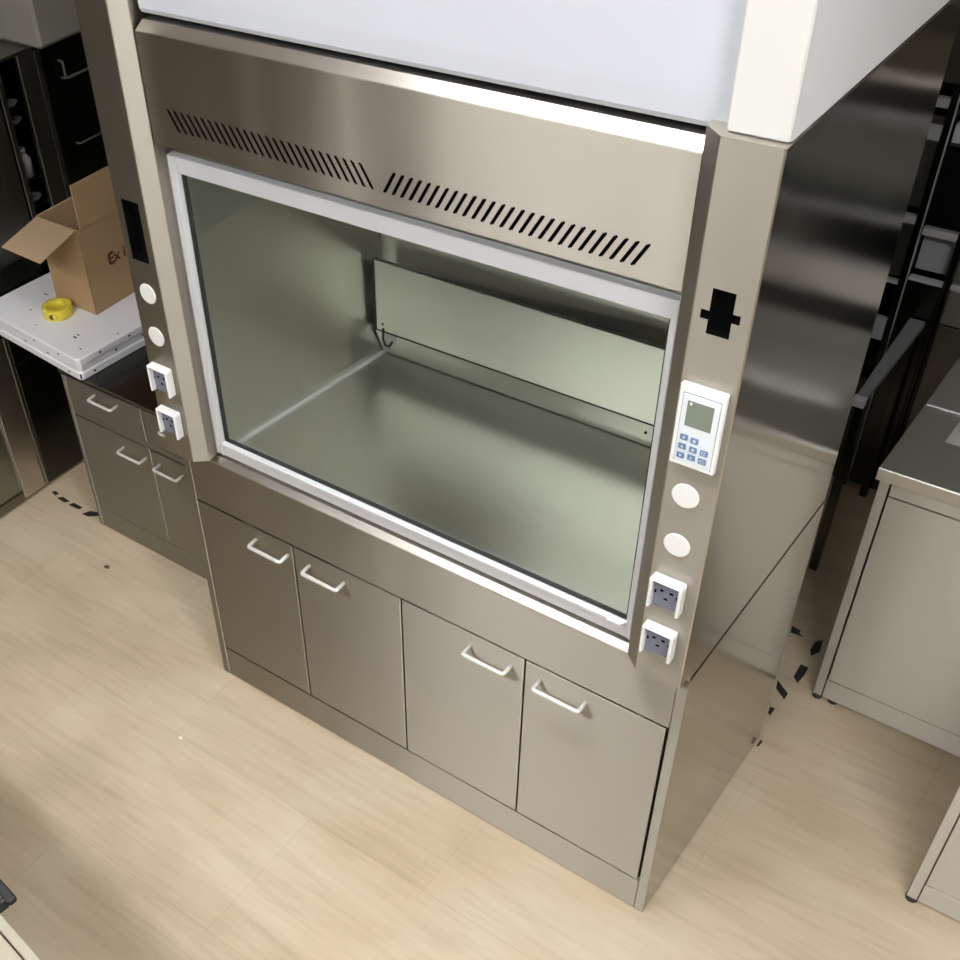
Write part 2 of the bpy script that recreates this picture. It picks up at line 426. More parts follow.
# front air-inlet panel with slanted slots
bm = BM()
px0, px1 = .1365, 1.3655; y = -.02
zb, zt, s0, s1 = 1.8075, 2.0385, 1.8375, 1.8835
def quad(a, b_, c, d, mi=0, yy=y): poly(bm, [(a[0], yy, a[1]), (b_[0], yy, b_[1]), (c[0], yy, c[1]), (d[0], yy, d[1])], mi)
def dz(x): return .0085*max(-1., min(1., (.748-x)/.40))
def S0(x): return s0+dz(x)
def S1(x): return s1+dz(x)
xm = [px0, .348, 1.148, px1]
for xa, xb in zip(xm, xm[1:]):
    quad((xa, zb), (xb, zb), (xb, S0(xb)), (xa, S0(xa))); quad((xa, S1(xa)), (xb, S1(xb)), (xb, zt), (xa, zt))
n, w = 27, .0078
slots = []
for k in range(n):
    t = k/(n-1); slots.append((.2235+t*(.7330-.2235), .1955+t*(.7040-.1955)))       # (bottom x, top x): lean one way
for k in range(n):
    t = k/(n-1); slots.append((.7600+t*(1.2730-.7600), .7860+t*(1.3000-.7860)))     # lean the other way
pb, pt_ = px0, px0
for (bx, tx) in slots:
    quad((pb, S0(pb)), (bx-w/2, S0(bx-w/2)), (tx-w/2, S1(tx-w/2)), (pt_, S1(pt_)))
    for (x0b, x0t) in ((bx-w/2, tx-w/2), (bx+w/2, tx+w/2)):
        poly(bm, [(x0b, y, S0(x0b)), (x0b, y+.004, S0(x0b)), (x0t, y+.004, S1(x0t)), (x0t, y, S1(x0t))], 1)
    pb, pt_ = bx+w/2, tx+w/2
    # rounded slot ends
    for (cxs, zc, sg) in ((bx, S0(bx), 1), (tx, S1(tx), -1)):
        e = w*.38
        for sd in (-1, 1):
            poly(bm, [(cxs+sd*w/2, y-.00002, zc), (cxs+sd*(w/2-e), y-.00002, zc), (cxs+sd*w/2, y-.00002, zc+sg*e)], 0)
quad((pb, S0(pb)), (px1, S0(px1)), (px1, S1(px1)), (pt_, S1(pt_)))
# chamfered top, lip, ends
ct = (.0, 2.0585)
poly(bm, [(px0, y, zt), (px1, y, zt), (px1-.0005, y+.0015, zt+.0022), (px0+.0005, y+.0015, zt+.0022)])
poly(bm, [(px0+.0005, y+.0015, zt+.0022), (px1-.0005, y+.0015, zt+.0022), (px1-.0035, ct[0], ct[1]), (px0+.0075, ct[0], ct[1])], 2)
poly(bm, [(px0+.0075, ct[0], ct[1]), (px1-.0035, ct[0], ct[1]), (px1-.0035, .05, ct[1]), (px0+.0075, .05, ct[1])], 2)
poly(bm, [(px0, y, zb), (px1, y, zb), (px1, y+.003, zb-.004), (px0, y+.003, zb-.004)])
poly(bm, [(px0, y+.003, zb-.004), (px1, y+.003, zb-.004), (px1, .03, zb-.012), (px0, .03, zb-.012)])
for xx, xt in ((px0, px0+.0075), (px1, px1-.0035)):
    poly(bm, [(xx, y+.003, zb-.004), (xx, y, zb), (xx, y, zt), (xt, ct[0], ct[1]), (xt, .03, ct[1]), (xx, .03, zb-.012)])
poly(bm, [(px0+.003, -.008, zb+.01), (px1-.003, -.008, zb+.01), (px1-.003, -.008, s1+.03), (px0+.003, -.008, s1+.03)], 1)
obj('air_inlet_panel', bm, ['steel', 'black', 'steel_bright'], H)

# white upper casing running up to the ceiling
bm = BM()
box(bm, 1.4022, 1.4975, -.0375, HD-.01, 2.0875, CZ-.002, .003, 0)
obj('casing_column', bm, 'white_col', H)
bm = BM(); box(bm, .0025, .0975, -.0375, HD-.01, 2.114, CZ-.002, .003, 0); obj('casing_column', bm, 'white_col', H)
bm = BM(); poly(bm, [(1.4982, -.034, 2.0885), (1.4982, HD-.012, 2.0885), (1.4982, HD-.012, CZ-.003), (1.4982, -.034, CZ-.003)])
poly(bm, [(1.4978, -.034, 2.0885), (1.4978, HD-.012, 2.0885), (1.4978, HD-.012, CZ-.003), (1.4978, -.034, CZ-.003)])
obj('casing_side', bm, 'white_side_lit', H)
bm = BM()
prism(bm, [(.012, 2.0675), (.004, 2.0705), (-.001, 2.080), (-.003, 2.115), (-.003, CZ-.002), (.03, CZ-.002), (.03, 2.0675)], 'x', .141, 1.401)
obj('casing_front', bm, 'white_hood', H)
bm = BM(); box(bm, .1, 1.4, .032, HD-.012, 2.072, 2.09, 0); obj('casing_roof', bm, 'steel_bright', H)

# sash: aluminium frame + glass
sx0, sx1, sz0, sz1, sy = .1285, 1.3715, .9445, 1.7670, .014
SA = BM()
oi = [(sx0, sx1, sz0, sz1), (sx0+.0335, sx1-.0335, sz0+.046, sz1-.038)]
def corners(q, ins, y): return [(q[0]+ins, y, q[2]+ins), (q[1]-ins, y, q[2]+ins), (q[1]-ins, y, q[3]-ins), (q[0]+ins, y, q[3]-ins)]
loops = [corners(oi[0], 0, sy+.022), corners(oi[0], 0, sy+.002), corners(oi[0], .002, sy), corners(oi[1], -.002, sy), corners(oi[1], 0, sy+.002), corners(oi[1], 0, sy+.022)]
LV = [[SA.verts.new(p) for p in lp] for lp in loops]
for k in range(6):
    A, B_ = LV[k], LV[(k+1) % 6]
    for j in range(4): SA.faces.new([A[j], A[(j+1) % 4], B_[(j+1) % 4], B_[j]])
SA_ = obj('sash_frame', SA, 'alu', H)
bm = BM(); box(bm, sx0+.034, sx1-.034, sy-.008, sy-.0002, sz0+.0335, sz0+.046, .002); obj('finger_lip', bm, 'alu', SA_)
for (a, b_) in ((sx0, sx0+.0335), (sx1-.0335, sx1)):
    for (u, v) in ((a+.010, a+.0145), (b_-.010, b_-.002)):
        bm = BM(); box(bm, u, v, sy-.0035, sy-.0002, sz0+.002, sz1-.002, .001); obj('stile_bead', bm, 'alu_v', SA_)
bm = BM(); 
box(bm, sx0+.030, sx1-.030, sy+.0095, sy+.0145, sz0+.040, sz1-.032, 0); obj('glass_pane', bm, 'glass', SA_)
for q in ((sx0+.0335, sx0+.0375, sz0+.046, sz1-.038), (sx1-.0375, sx1-.0335, sz0+.046, sz1-.038), (sx0+.0375, sx1-.0375, sz0+.046, sz0+.049)):
    bm = BM(); box(bm, q[0], q[1], sy+.006, sy+.019, q[2], q[3], .0005); obj('gasket', bm, 'rubber', SA_)
bm = BM(); box(bm, 1.298, 1.330, sy-.012, sy-.006, sz0+.036, sz0+.043, .001); obj('latch', bm, 'alu', SA_)

# working chamber
FZ = .902
lx0f, lx0b, rx0f, rx0b, ybk = .103, .172, 1.397, 1.328, .712
bm = BM(); prism(bm, [(.098, .042), (1.402, .042), (1.345, ybk+.002), (.155, ybk+.002)], 'z', FZ-.02, FZ); obj('work_surface', bm, 'steel_in', H)
for sgn, f, b_ in ((-1, lx0f, lx0b), (1, rx0f, rx0b)):
    bm = BM(); prism(bm, [(f, .062), (b_, ybk), (b_+.004*sgn, ybk), (f+.004*sgn, .062)], 'z', FZ, 2.05); obj('liner_wall', bm, 'steel_in', H)
    bm = BM(); prism(bm, [(f, .064), (b_, ybk-.012), (b_-.010*sgn, ybk-.012), (f-.010*sgn, .064)], 'z', FZ+.0005, FZ+.0065); obj('edge_bead', bm, 'alu', H)
bm = BM(); box(bm, lx0b-.02, rx0b+.02, ybk, ybk+.004, FZ-.02, 2.05, 0); obj('rear_liner', bm, 'steel_in', H)
bm = BM(); box(bm, .1, 1.4, .04, ybk, 2.05, 2.054, 0); obj('chamber_roof', bm, 'steel_in', H)
bm = BM(); prism(bm, [(.700, FZ+.003), (.664, 1.004), (.669, 1.006), (.706, FZ+.003)], 'x', .176, 1.324); st = obj('rear_strip', bm, 'steel_in', H)
bm = BM()
for dx in (0, .028): disc(bm, (1.04+dx, .6795, .962), .004, .0045, seg=12)
obj('strip_holes', bm, 'black', st)
bm = BM(); box(bm, .190, 1.310, .655, .660, 1.010, 1.230, .0012); bf = obj('baffle_plate', bm, 'steel_in', H)
bm = BM(); disc(bm, (.212, .655, 1.032), .004, .001, seg=14); obj('baffle_screw', bm, 'gap', bf)
bm = BM(); box(bm, .184, .1895, .6545, .662, 1.005, 1.232, .0005); box(bm, .19, 1.31, .6605, .664, 1.2285, 1.235, .0005); obj('baffle_dark_line', bm, 'gap', bf)  # dark edge strips, the top one drawn for the shadow line above the plate
bm = BM(); box(bm, .19, 1.31, .6555, .6600, 1.0045, 1.0095, .0005); obj('baffle_dark_line', bm, 'gap', bf)  # dark line along the bottom edge of the plate
bm = BM(); box(bm, lx0b-.0005, lx0b+.003, ybk-.004, ybk-.0005, .995, 2.045, .0005); obj('corner_seam', bm, 'gap', H)
for xx in (.215, 1.285):
    bm = BM(); tube(bm, [(xx, .653, 1.02), (xx, .650, .985), (xx+.006, .652, .965), (xx+.016, .658, .962), (xx+.020, .668, .975)], .0035, 8); obj('baffle_bracket', bm, 'gap', H)
bm = BM(); box(bm, .11, 1.39, .0405, .0445, 1.752, 2.05, 0); obj('light_stop_plate', bm, 'steel_in', H)  # unseen plate added to stop chamber light leaking above the sash
# unseen fill lamp added under the chamber roof to brighten the liner
bm = BM(); box(bm, .45, 1.25, .30, .40, 2.02, 2.049, .003); lf = obj('chamber_fill_lamp', bm, 'lampbody', H)
bm = BM(); box(bm, .46, 1.24, .31, .39, 2.016, 2.0215, .002); obj('fill_lamp_panel', bm, emit('chamber_fill_glow', (.99, 1, .96), 11), lf)

# ------------------------------------------------------------------ benches
def feet(parent, pts):
    for (x, y) in pts:
        bm = BM(); disc(bm, (x, y, .0005), .016, .011, 'z', 16); obj('foot', bm, 'rubber', parent)

# right bench with sink
B1 = thing('sink_bench', 'stainless steel sink bench with a deep worktop at the right behind the fume hood', 'bench', (2.3, 1.25, 0))
x0, x1, yf, yb = 1.559, 3.3, .97, 1.53
bm = BM(); box(bm, x0, x0+.0265, yf, yb, .011, .844, .0015); obj('side_panel', bm, 'steel_door', B1)
bm = BM(); box(bm, x1-.0265, x1, yf, yb, .011, .844, .0015); obj('side_panel', bm, 'steel_door', B1)
bm = BM(); box(bm, x0+.027, x1-.027, yf+.022, yb-.002, .014, .70, 0); obj('carcass', bm, 'gap', B1)
bm = BM(); box(bm, x0+.030, x1-.028, yf, yf+.02, .799, .8435, .0015); obj('apron', bm, 'steel_door', B1)
xs = [x0+.030, 2.16, 2.73, x1-.028]
for i in range(3):
    bm = BM(); box(bm, xs[i], xs[i+1]-.004, yf, yf+.02, .090, .795, .0018); d = obj('door', bm, 'steel_door', B1)
bm = BM(); box(bm, x0+.0275, x1-.028, yf+.001, yf+.02, .0105, .0865, .0015); obj('kick_plate', bm, 'steel_door', B1)
feet(B1, [(x0+.014, yf+.010), (x0+.06, yf+.014), (x1-.03, yf+.03), (x0+.03, yb-.04), (x1-.03, yb-.04)])
# worktop with sink opening
bm = BM()
tx0, tx1, ty0, ty1, tz0, tz1 = 1.550, 3.32, .958, 1.556, .8455, .882
sk = (1.648, 2.10, 1.150, 1.395)
def top_cells(xa, xb, ya, yb_):
    poly(bm, [(xa, ya, tz1), (xb, ya, tz1), (xb, yb_, tz1), (xa, yb_, tz1)])
top_cells(tx0+.003, sk[0], ty0+.003, ty1); top_cells(sk[1], tx1, ty0+.003, ty1); top_cells(sk[0], sk[1], ty0+.003, sk[2]); top_cells(sk[0], sk[1], sk[3], ty1)
poly(bm, [(tx0, ty0+.001, tz1-.003), (tx1, ty0+.001, tz1-.003), (tx1, ty0+.003, tz1), (tx0+.003, ty0+.003, tz1)])
poly(bm, [(tx0, ty0, tz0), (tx1, ty0, tz0), (tx1, ty0+.001, tz1-.003), (tx0, ty0+.001, tz1-.003)])
poly(bm, [(tx0, ty0, tz0), (tx0, ty1, tz0), (tx0, ty1, tz1-.003), (tx0, ty0+.001, tz1-.003)])
poly(bm, [(tx0, ty0+.001, tz1-.003), (tx0, ty1, tz1-.003), (tx0+.003, ty1, tz1), (tx0+.003, ty0+.003, tz1)])
poly(bm, [(tx0, ty1, tz0), (tx1, ty1, tz0), (tx1, ty1, tz1), (tx0+.003, ty1, tz1), (tx0, ty1, tz1-.003)])
poly(bm, [(tx1, ty0, tz0), (tx1, ty1, tz0), (tx1, ty1, tz1), (tx1, ty0+.003, tz1), (tx1, ty0+.001, tz1-.003)])
poly(bm, [(tx0, ty0, tz0), (tx1, ty0, tz0), (tx1, yf+.02, tz0), (tx0, yf+.02, tz0)])
poly(bm, [(tx0, ty0, tz0), (x0+.0, ty0, tz0), (x0, ty1, tz0), (tx0, ty1, tz0)])
wt = obj('worktop', bm, 'steel_top', B1)
bm = BM(); box(bm, tx0+.004, sk[0]+.0, 1.287, 1.293, tz1, tz1+.003, .001); obj('worktop_rib', bm, 'alu', wt)
bm = BM()
bz = .72; i0, i1, j0, j1 = sk[0]+.012, sk[1]-.012, sk[2]+.012, sk[3]-.012
T = [(sk[0], sk[2]), (sk[1], sk[2]), (sk[1], sk[3]), (sk[0], sk[3])]; Bq = [(i0, j0), (i1, j0), (i1, j1), (i0, j1)]
for k in range(4):
    a, b_ = k, (k+1) % 4
    poly(bm, [(*T[a], tz1), (*T[b_], tz1), (*Bq[b_], bz), (*Bq[a], bz)])
poly(bm, [(*q, bz) for q in Bq])
obj('sink_basin', bm, 'steel_top', B1)
bm = BM(); disc(bm, (1.87, 1.27, bz+.0005), .03, .003, 'z', 24); obj('sink_drain', bm, 'rubber', B1)

# bench standing in front of it at the right edge
def plain_bench(name, label, loc, x0, x1, yf, yb, ztop, doors, drawer=None):
    Bn = thing(name, label, 'bench', loc)
    for xa in (x0, x1-.0265):
        bm = BM(); box(bm, xa, xa+.0265, yf, yb, .011, ztop-.037, .0015); obj('side_panel', bm, 'steel_door', Bn)
    bm = BM(); box(bm, x0+.027, x1-.027, yf+.022, yb-.002, .014, ztop-.04, 0); obj('carcass', bm, 'gap', Bn)
    bm = BM(); box(bm, x0+.030, x1-.028, yf, yf+.02, ztop-.083, ztop-.038, .0015); obj('apron', bm, 'steel_door', Bn)
    for i in range(len(doors)-1):
        bm = BM(); box(bm, doors[i], doors[i+1]-.004, yf, yf+.02, .090, ztop-.087, .0018); d = obj('door', bm, 'steel_door', Bn)
        h = doors[i+1]-.16
        uhandle('handle', d, (h, yf+.001, ztop-.13), (h+.115, yf+.001, ztop-.13), (0, -.036, -.002))
    bm = BM(); box(bm, x0+.0275, x1-.028, yf+.001, yf+.02, .0105, .0865, .0015); obj('kick_plate', bm, 'steel_door', Bn)
    bm = BM(); box(bm, x0-.02, x1+.02, yf-.012, yb+.01, ztop-.0365, ztop, .003); obj('worktop', bm, 'steel_top', Bn)
    feet(Bn, [(x0+.014, yf+.010), (x1-.03, yf+.03), (x0+.03, yb-.04), (x1-.03, yb-.04)])
    return Bn
plain_bench('lab_bench', 'stainless steel bench cut off by the lower right corner, in front of the sink bench', (2.6, .7, 0), 2.022, 3.25, .442, .944, .882, [2.050, 2.62, 3.222])

# bench on the near side, only its worktop corner and a handle reach into the lower left corner
NB = thing('lab_bench', 'pale bench with a dark handle cut off by the lower left corner, nearest the viewer', 'bench', (.7, -1.5, 0))
nx0, nx1, ny0, ny1 = -.35, 1.75, -1.85, -1.243
RN = Matrix.Rotation(math.radians(-7), 3, 'Z'); PN = Vector((.70, -1.243, 0))
def turned(bm):
    for v in bm.verts: v.co = PN + RN @ (v.co-PN)
    return bm
bm = BM(); box(bm, nx0, nx1, ny0, ny1+.004, .011, .846, .002); obj('carcass', turned(bm), 'near_bench', NB)
bm = BM(); box(bm, nx0, nx1, ny0, ny1-.018, .850, .870, .002); obj('worktop', turned(bm), 'near_bench', NB)
bm = BM(); box(bm, nx0, nx1, ny1-.0145, ny1+.006, .850, .870, .002); obj('front_rim', turned(bm), 'near_bench', NB)
bm = BM(); box(bm, nx0+.003, nx1-.003, ny1-.03, ny1+.002, .846, .8502, 0); obj('joint', turned(bm), 'gap', NB)
hb = BM(); box(hb, .54, .683, ny1+.030, ny1+.050, .842, .862, .004)
for xx in (.552, .658): box(hb, xx, xx+.012, ny1+.0035, ny1+.033, .826, .856, .002)
obj('handle', turned(hb), 'rubber', NB)
for (x, y) in [(nx0+.05, ny1-.05), (nx1-.05, ny1-.05), (nx0+.05, ny0+.05), (nx1-.05, ny0+.05)]:
    bm = BM(); disc(bm, (x, y, .0005), .016, .011, 'z', 16); obj('foot', turned(bm), 'rubber', NB)

# left bench with drawers
LB = thing('drawer_bench', 'low stainless steel drawer bench carrying the white boards, left of the fume hood', 'bench', (-.46, .6, 0))
x0, x1, yf, yb = -.902, -.012, .285, .95
for xa in (x0, x1-.018):
    bm = BM(); box(bm, xa, xa+.018, yf, yb, .003, .684, .0015); obj('side_panel', bm, 'steel_door', LB)
bm = BM(); box(bm, x0+.0185, x1-.0185, yf+.022, yb-.002, .006, .682, 0); obj('carcass', bm, 'gap', LB)
cols = [x0+.020, -.5105, -.115, x1-.020]
hnd = [(-.738, -.626), (-.40, -.29), None]; hnd2 = [(-.645, -.536), (-.470, -.362), None]
for i in range(3):
    bm = BM(); box(bm, cols[i], cols[i+1]-.004, yf, yf+.02, .546, .684, .0016); d = obj('drawer', bm, 'steel_door', LB)
    if hnd[i]: uhandle('handle', d, (hnd[i][0], yf+.001, .650), (hnd[i][1], yf+.001, .650), (0, -.035, -.002), .005)
    bm = BM(); box(bm, cols[i]+(.005 if i else 0), cols[i+1]-.004+(.005 if i < 2 else 0), yf, yf+.02, .100, .515, .0016); d = obj('door', bm, 'steel_door', LB)
    if hnd2[i]: uhandle('handle', d, (hnd2[i][0], yf+.001, .470), (hnd2[i][1], yf+.001, .470), (0, -.035, -.002), .005)
bm = BM(); box(bm, x0+.0185, x1-.0185, yf+.003, yf+.02, .519, .542, .001); obj('rail', bm, 'steel_door', LB)
bm = BM(); box(bm, x0+.0185, x1-.0185, yf+.001, yf+.02, .0035, .097, .001); obj('kick_plate', bm, 'steel_door', LB)
bm = BM(); box(bm, x0-.004, x1, yf-.007, yb, .6845, .7005, .002); obj('worktop', bm, 'steel_black', LB)

# ------------------------------------------------------------------ cabinets along the left wall
FX = -1.25
def low_unit(label, ya, yb, parts):
    L_ = thing('low_cabinet', label, 'cabinet', (-1.7, (ya+yb)/2, 0))
    bm = BM(); box(bm, -2.19, FX-.022, ya, yb, .002, .684, .001); obj('carcass', bm, 'steel_black', L_)
    for (nm, y0, y1, z0, z1, mt) in parts:
        bm = BM(); box(bm, FX-.021, FX, y0, y1, z0, z1, .0025); obj(nm, bm, mt, L_)
    bm = BM(); box(bm, -2.19, FX+.004, ya, yb, .6845, .7005, .002); obj('counter', bm, 'steel_black', L_)
    return L_
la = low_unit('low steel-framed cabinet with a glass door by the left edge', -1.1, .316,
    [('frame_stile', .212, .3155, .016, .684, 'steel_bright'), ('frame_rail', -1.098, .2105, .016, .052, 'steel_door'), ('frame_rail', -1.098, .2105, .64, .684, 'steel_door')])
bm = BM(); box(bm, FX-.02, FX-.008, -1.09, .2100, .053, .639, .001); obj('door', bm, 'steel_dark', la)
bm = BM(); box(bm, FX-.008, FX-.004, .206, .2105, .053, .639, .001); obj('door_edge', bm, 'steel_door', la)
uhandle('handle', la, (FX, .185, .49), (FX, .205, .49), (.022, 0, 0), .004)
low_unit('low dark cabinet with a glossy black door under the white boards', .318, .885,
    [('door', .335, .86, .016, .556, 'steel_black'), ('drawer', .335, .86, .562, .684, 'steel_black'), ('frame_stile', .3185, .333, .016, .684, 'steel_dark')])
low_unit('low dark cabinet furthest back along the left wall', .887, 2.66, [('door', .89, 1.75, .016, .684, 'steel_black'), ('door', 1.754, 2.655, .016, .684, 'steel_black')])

UX = -1.45
UA = thing('shelf_cabinet', 'tall olive-grey steel cabinet with a narrow open slot of shelves, top left', 'cabinet', (-1.8, .2, .702))
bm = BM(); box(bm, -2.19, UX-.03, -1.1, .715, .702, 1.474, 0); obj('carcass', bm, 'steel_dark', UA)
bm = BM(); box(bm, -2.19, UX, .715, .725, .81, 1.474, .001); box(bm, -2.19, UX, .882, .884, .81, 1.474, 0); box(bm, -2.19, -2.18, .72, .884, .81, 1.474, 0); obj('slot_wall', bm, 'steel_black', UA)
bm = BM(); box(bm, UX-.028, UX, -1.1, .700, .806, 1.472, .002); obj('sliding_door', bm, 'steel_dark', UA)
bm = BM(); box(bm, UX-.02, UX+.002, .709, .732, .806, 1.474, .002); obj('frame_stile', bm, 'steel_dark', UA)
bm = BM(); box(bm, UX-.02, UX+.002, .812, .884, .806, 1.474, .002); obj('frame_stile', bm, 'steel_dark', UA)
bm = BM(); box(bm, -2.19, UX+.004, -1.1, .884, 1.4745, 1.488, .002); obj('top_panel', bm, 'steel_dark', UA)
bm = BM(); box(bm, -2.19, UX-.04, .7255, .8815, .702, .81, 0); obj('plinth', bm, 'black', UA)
shz = [.955, 1.05, 1.245, 1.305]
for z in shz:
    bm = BM(); box(bm, -2.175, UX-.012, .7265, .8805, z-.006, z, .001); obj('shelf', bm, 'steel_black', UA)
def bottle(loc, r, h, label, mat='bottle'):
    bm = BM(); lathe(bm, loc, [(0.0005, 0), (r, 0), (r, h*.62), (r*.5, h*.8), (r*.45, h*.84), (.0005, h*.84)], 20, close=False)
    o = thing('bottle', label, 'bottle', loc)
    obj('body', bm, mat, o)
    bm = BM(); lathe(bm, loc, [(.0005, h*.842), (r*.52, h*.842), (r*.52, h), (.0005, h)], 16, close=False); obj('cap', bm, mat, o)
    return o
bottle((UX-.055, .775, 1.051), .026, .105, 'small white bottle standing in the dark shelf slot, top left')
def dish(loc, r, h, label):
    bm = BM(); lathe(bm, loc, [(r*.55, 0), (r, h), (r*.93, h), (r*.5, h*.2)], 24); o = obj('dish', bm, 'dim_plastic'); return tag(o, label, 'dish', None)
dish((UX-.05, .772, 1.3055), .030, .018, 'pale dish on the top shelf of the slot, top left')
dish((UX-.05, .772, 1.2455), .030, .018, 'pale dish on the second shelf of the slot, top left')
dish((UX-.05, .772, .9555), .032, .022, 'pale dish on the lowest shelf of the slot, top left')

UB = thing('equipment_cabinet', 'black cabinet with a grey loop handle, top left behind the cardboard box', 'cabinet', (-1.8, 1.5, .702))
bm = BM(); box(bm, -2.19, UX-.022, .888, 2.62, .702, 1.468, 0); obj('carcass', bm, 'black', UB)
bm = BM(); box(bm, UX-.021, UX, .8885, .908, .703, 1.468, .0012); obj('frame_stile', bm, 'steel_dark', UB)
bm = BM(); box(bm, UX-.021, UX, .911, 2.61, 1.155, 1.455, .001); d = obj('upper_door', bm, 'steel_black', UB)
uhandle('handle', d, (UX, .985, 1.405), (UX, .985, 1.345), (.022, 0, 0), .004, 'dim_handle')
bm = BM(); tube(bm, [(UX+.022, .985, 1.405), (UX+.022, .985, 1.352), (UX+.022, .992, 1.345), (UX+.022, 1.25, 1.345), (UX+.022, 1.25, 1.40)], .004, 8); obj('handle_loop', bm, 'dim_handle', d)
bm = BM(); box(bm, UX-.021, UX, .911, 2.61, .705, 1.151, .001); d = obj('lower_door', bm, 'steel_black', UB)
uhandle('handle', d, (UX, .985, 1.108), (UX, 1.11, 1.108), (.02, 0, 0), .0035, 'dim_handle')
bm = BM(); box(bm, UX-.012, UX+.001, .910, 2.62, 1.458, 1.474, .001); obj('top_rail', bm, 'steel_black', UB)

# ------------------------------------------------------------------ white boards, box, tape on the left bench
RB = Matrix.Rotation(math.radians(-5), 3, 'Z')
corner = Vector((-.765, .268, 0))
def P2(u, v):      # u to the left of the front-right corner, v to the back
    p = RB @ Vector((-u, v, 0)); return (corner.x+p.x, corner.y+p.y)
def board(k, z0, z1, du, label):
    Bd = thing('shelf_board', label, 'board', (*P2(.3, .28), z0), 'stacked white boards')
    u0, u1, v0, v1 = du, .575+du*.5, du*.6, .56
    bm = BM()
    cut = .012
    ol = [P2(u0, v0+cut), P2(u0+cut, v0), P2(u1-cut, v0), P2(u1, v0+cut), P2(u1, v1-cut), P2(u1-cut, v1), P2(u0+cut, v1), P2(u0, v1-cut)]
    e = .004
    def ring(s, z):
        c = Vector(P2((u0+u1)/2, (v0+v1)/2))
        return [bm.verts.new((*(c+(Vector(p)-c)*s), z)) for p in ol]
    R_ = [ring(.995, z0), ring(1, z0+e*.6), ring(1, z1-e), ring(.988, z1)]
    for A, B_ in zip(R_, R_[1:]):
        for j in range(8): bm.faces.new([A[j], A[(j+1) % 8], B_[(j+1) % 8], B_[j]])
    bm.faces.new(R_[-1]); bm.faces.new(R_[0][::-1])
    obj('panel', bm, 'board', Bd)
    zm = (z0+z1)/2
    spots = [(.10, 1), (.24, 1)] if k == 0 else ([(.17, 1), (.30, 1)] if k == 1 else [(.06, 1)])
    for (t, _) in spots:                       # punched slots in the front and right edges
        bm = BM()
        a = P2(u0+t, v0-.0004); b_ = P2(u0+t+.012, v0-.0004)
        poly(bm, [(*a, zm-.003), (*b_, zm-.003), (*b_, zm+.002), (*a, zm+.002)])
        a = P2(u0-.0004, v0+t*.9); b_ = P2(u0-.0004, v0+t*.9+.009)
        poly(bm, [(*a, zm-.004), (*b_, zm-.004), (*b_, zm+.003), (*a, zm+.003)])
        obj('edge_slot', bm, 'gap', Bd)
    return Bd
zt = [.7015, .7305, .7585, .7850]
bb = board(2, zt[0], zt[1]-.001, .004, 'white coated board at the bottom of the stack on the left bench')
board(1, zt[1], zt[2]-.001, .007, 'white coated board in the middle of the stack on the left bench')
tb = board(0, zt[2], zt[3], .0, 'white coated board on top of the stack, under the cardboard box')
for (u, v, a) in ((.115, .085, .02), (.120, .10, .014), (.045, .05, .008), (.44, .20, .02), (.30, .05, .006), (.02, .19, .008), (.40, .10, .008)):   # small punched holes in the top
    bm = BM(); p = [P2(u, v), P2(u+a, v+.001), P2(u+a, v+.006), P2(u, v+.005)]
    poly(bm, [(*q, zt[3]+.0004) for q in p]); obj('hole', bm, 'gap', tb)
bm = BM(); q = P2(.016, .012)
box(bm, q[0]-.009, q[0]+.007, q[1]-.007, q[1]+.003, .7035, .726, .003); obj('corner_notch', bm, 'gap', bb)

CB = thing('cardboard_box', 'open brown cardboard box with raised flaps on top of the white boards', 'box', (-1.026, .64, .786))
bx0, bx1, by0, by1, bz0, bz1, t = -1.130, -.9215, .505, .785, .7865, 1.100, .004
bm = BM(); box(bm, bx0, bx1, by0, by1, bz0, bz0+t, 0, 0)
for q in ((bx0, bx1, by0, by0+t), (bx0, bx1, by1-t, by1), (bx0, bx0+t, by0+t, by1-t), (bx1-t, bx1, by0+t, by1-t)): box(bm, q[0], q[1], q[2], q[3], bz0+t, bz1, .0006, 0)
obj('carton', bm, 'card', CB)
def flap(name, a, b_, c, d, mats=('card', 'card_edge')):
    a, b_, c, d = map(Vector, (a, b_, c, d)); n = (b_-a).cross(d-a).normalized()*.0035
    bm = BM(); A = [bm.verts.new(p) for p in (a, b_, c, d)]; B_ = [bm.verts.new(p+n) for p in (a, b_, c, d)]
    bm.faces.new(A); bm.faces.new(B_[::-1])
    for i in range(4): bm.faces.new([A[i], B_[i], B_[(i+1) % 4], A[(i+1) % 4]]).material_index = 1
    obj(name, bm, list(mats), CB)
flap('flap', (bx0+.003, by0+.002, bz1+.001), (bx1-.004, by0-.008, bz1+.001), (-.868, .297, bz1-.004), (-1.066, .303, bz1-.002), ('card_edge', 'card_edge'))
flap('flap', (bx1, by0+.012, bz1-.001), (bx1, by1-.005, bz1-.001), (bx1-.004, by1-.012, bz1+.148), (bx1-.004, by0+.014, bz1+.148))
flap('flap', (bx0, by0+.004, bz1-.001), (bx0, by1-.004, bz1-.001), (bx0-.05, by1-.004, bz1-.13), (bx0-.05, by0+.02, bz1-.13))
flap('flap', (bx0+.004, by1, bz1-.001), (bx1-.004, by1, bz1-.001), (bx1-.006, by1+.10, bz1-.09), (bx0+.006, by1+.10, bz1-.09))
bm = BM(); poly(bm, [(bx1-.0012, by0-.0006, bz0+.002), (bx1+.0006, by0-.0006, bz0+.002), (bx1+.0006, by0-.0006, bz1-.004), (bx1-.0012, by0-.0006, bz1-.004)]); obj('corner_crease', bm, 'ink', CB)
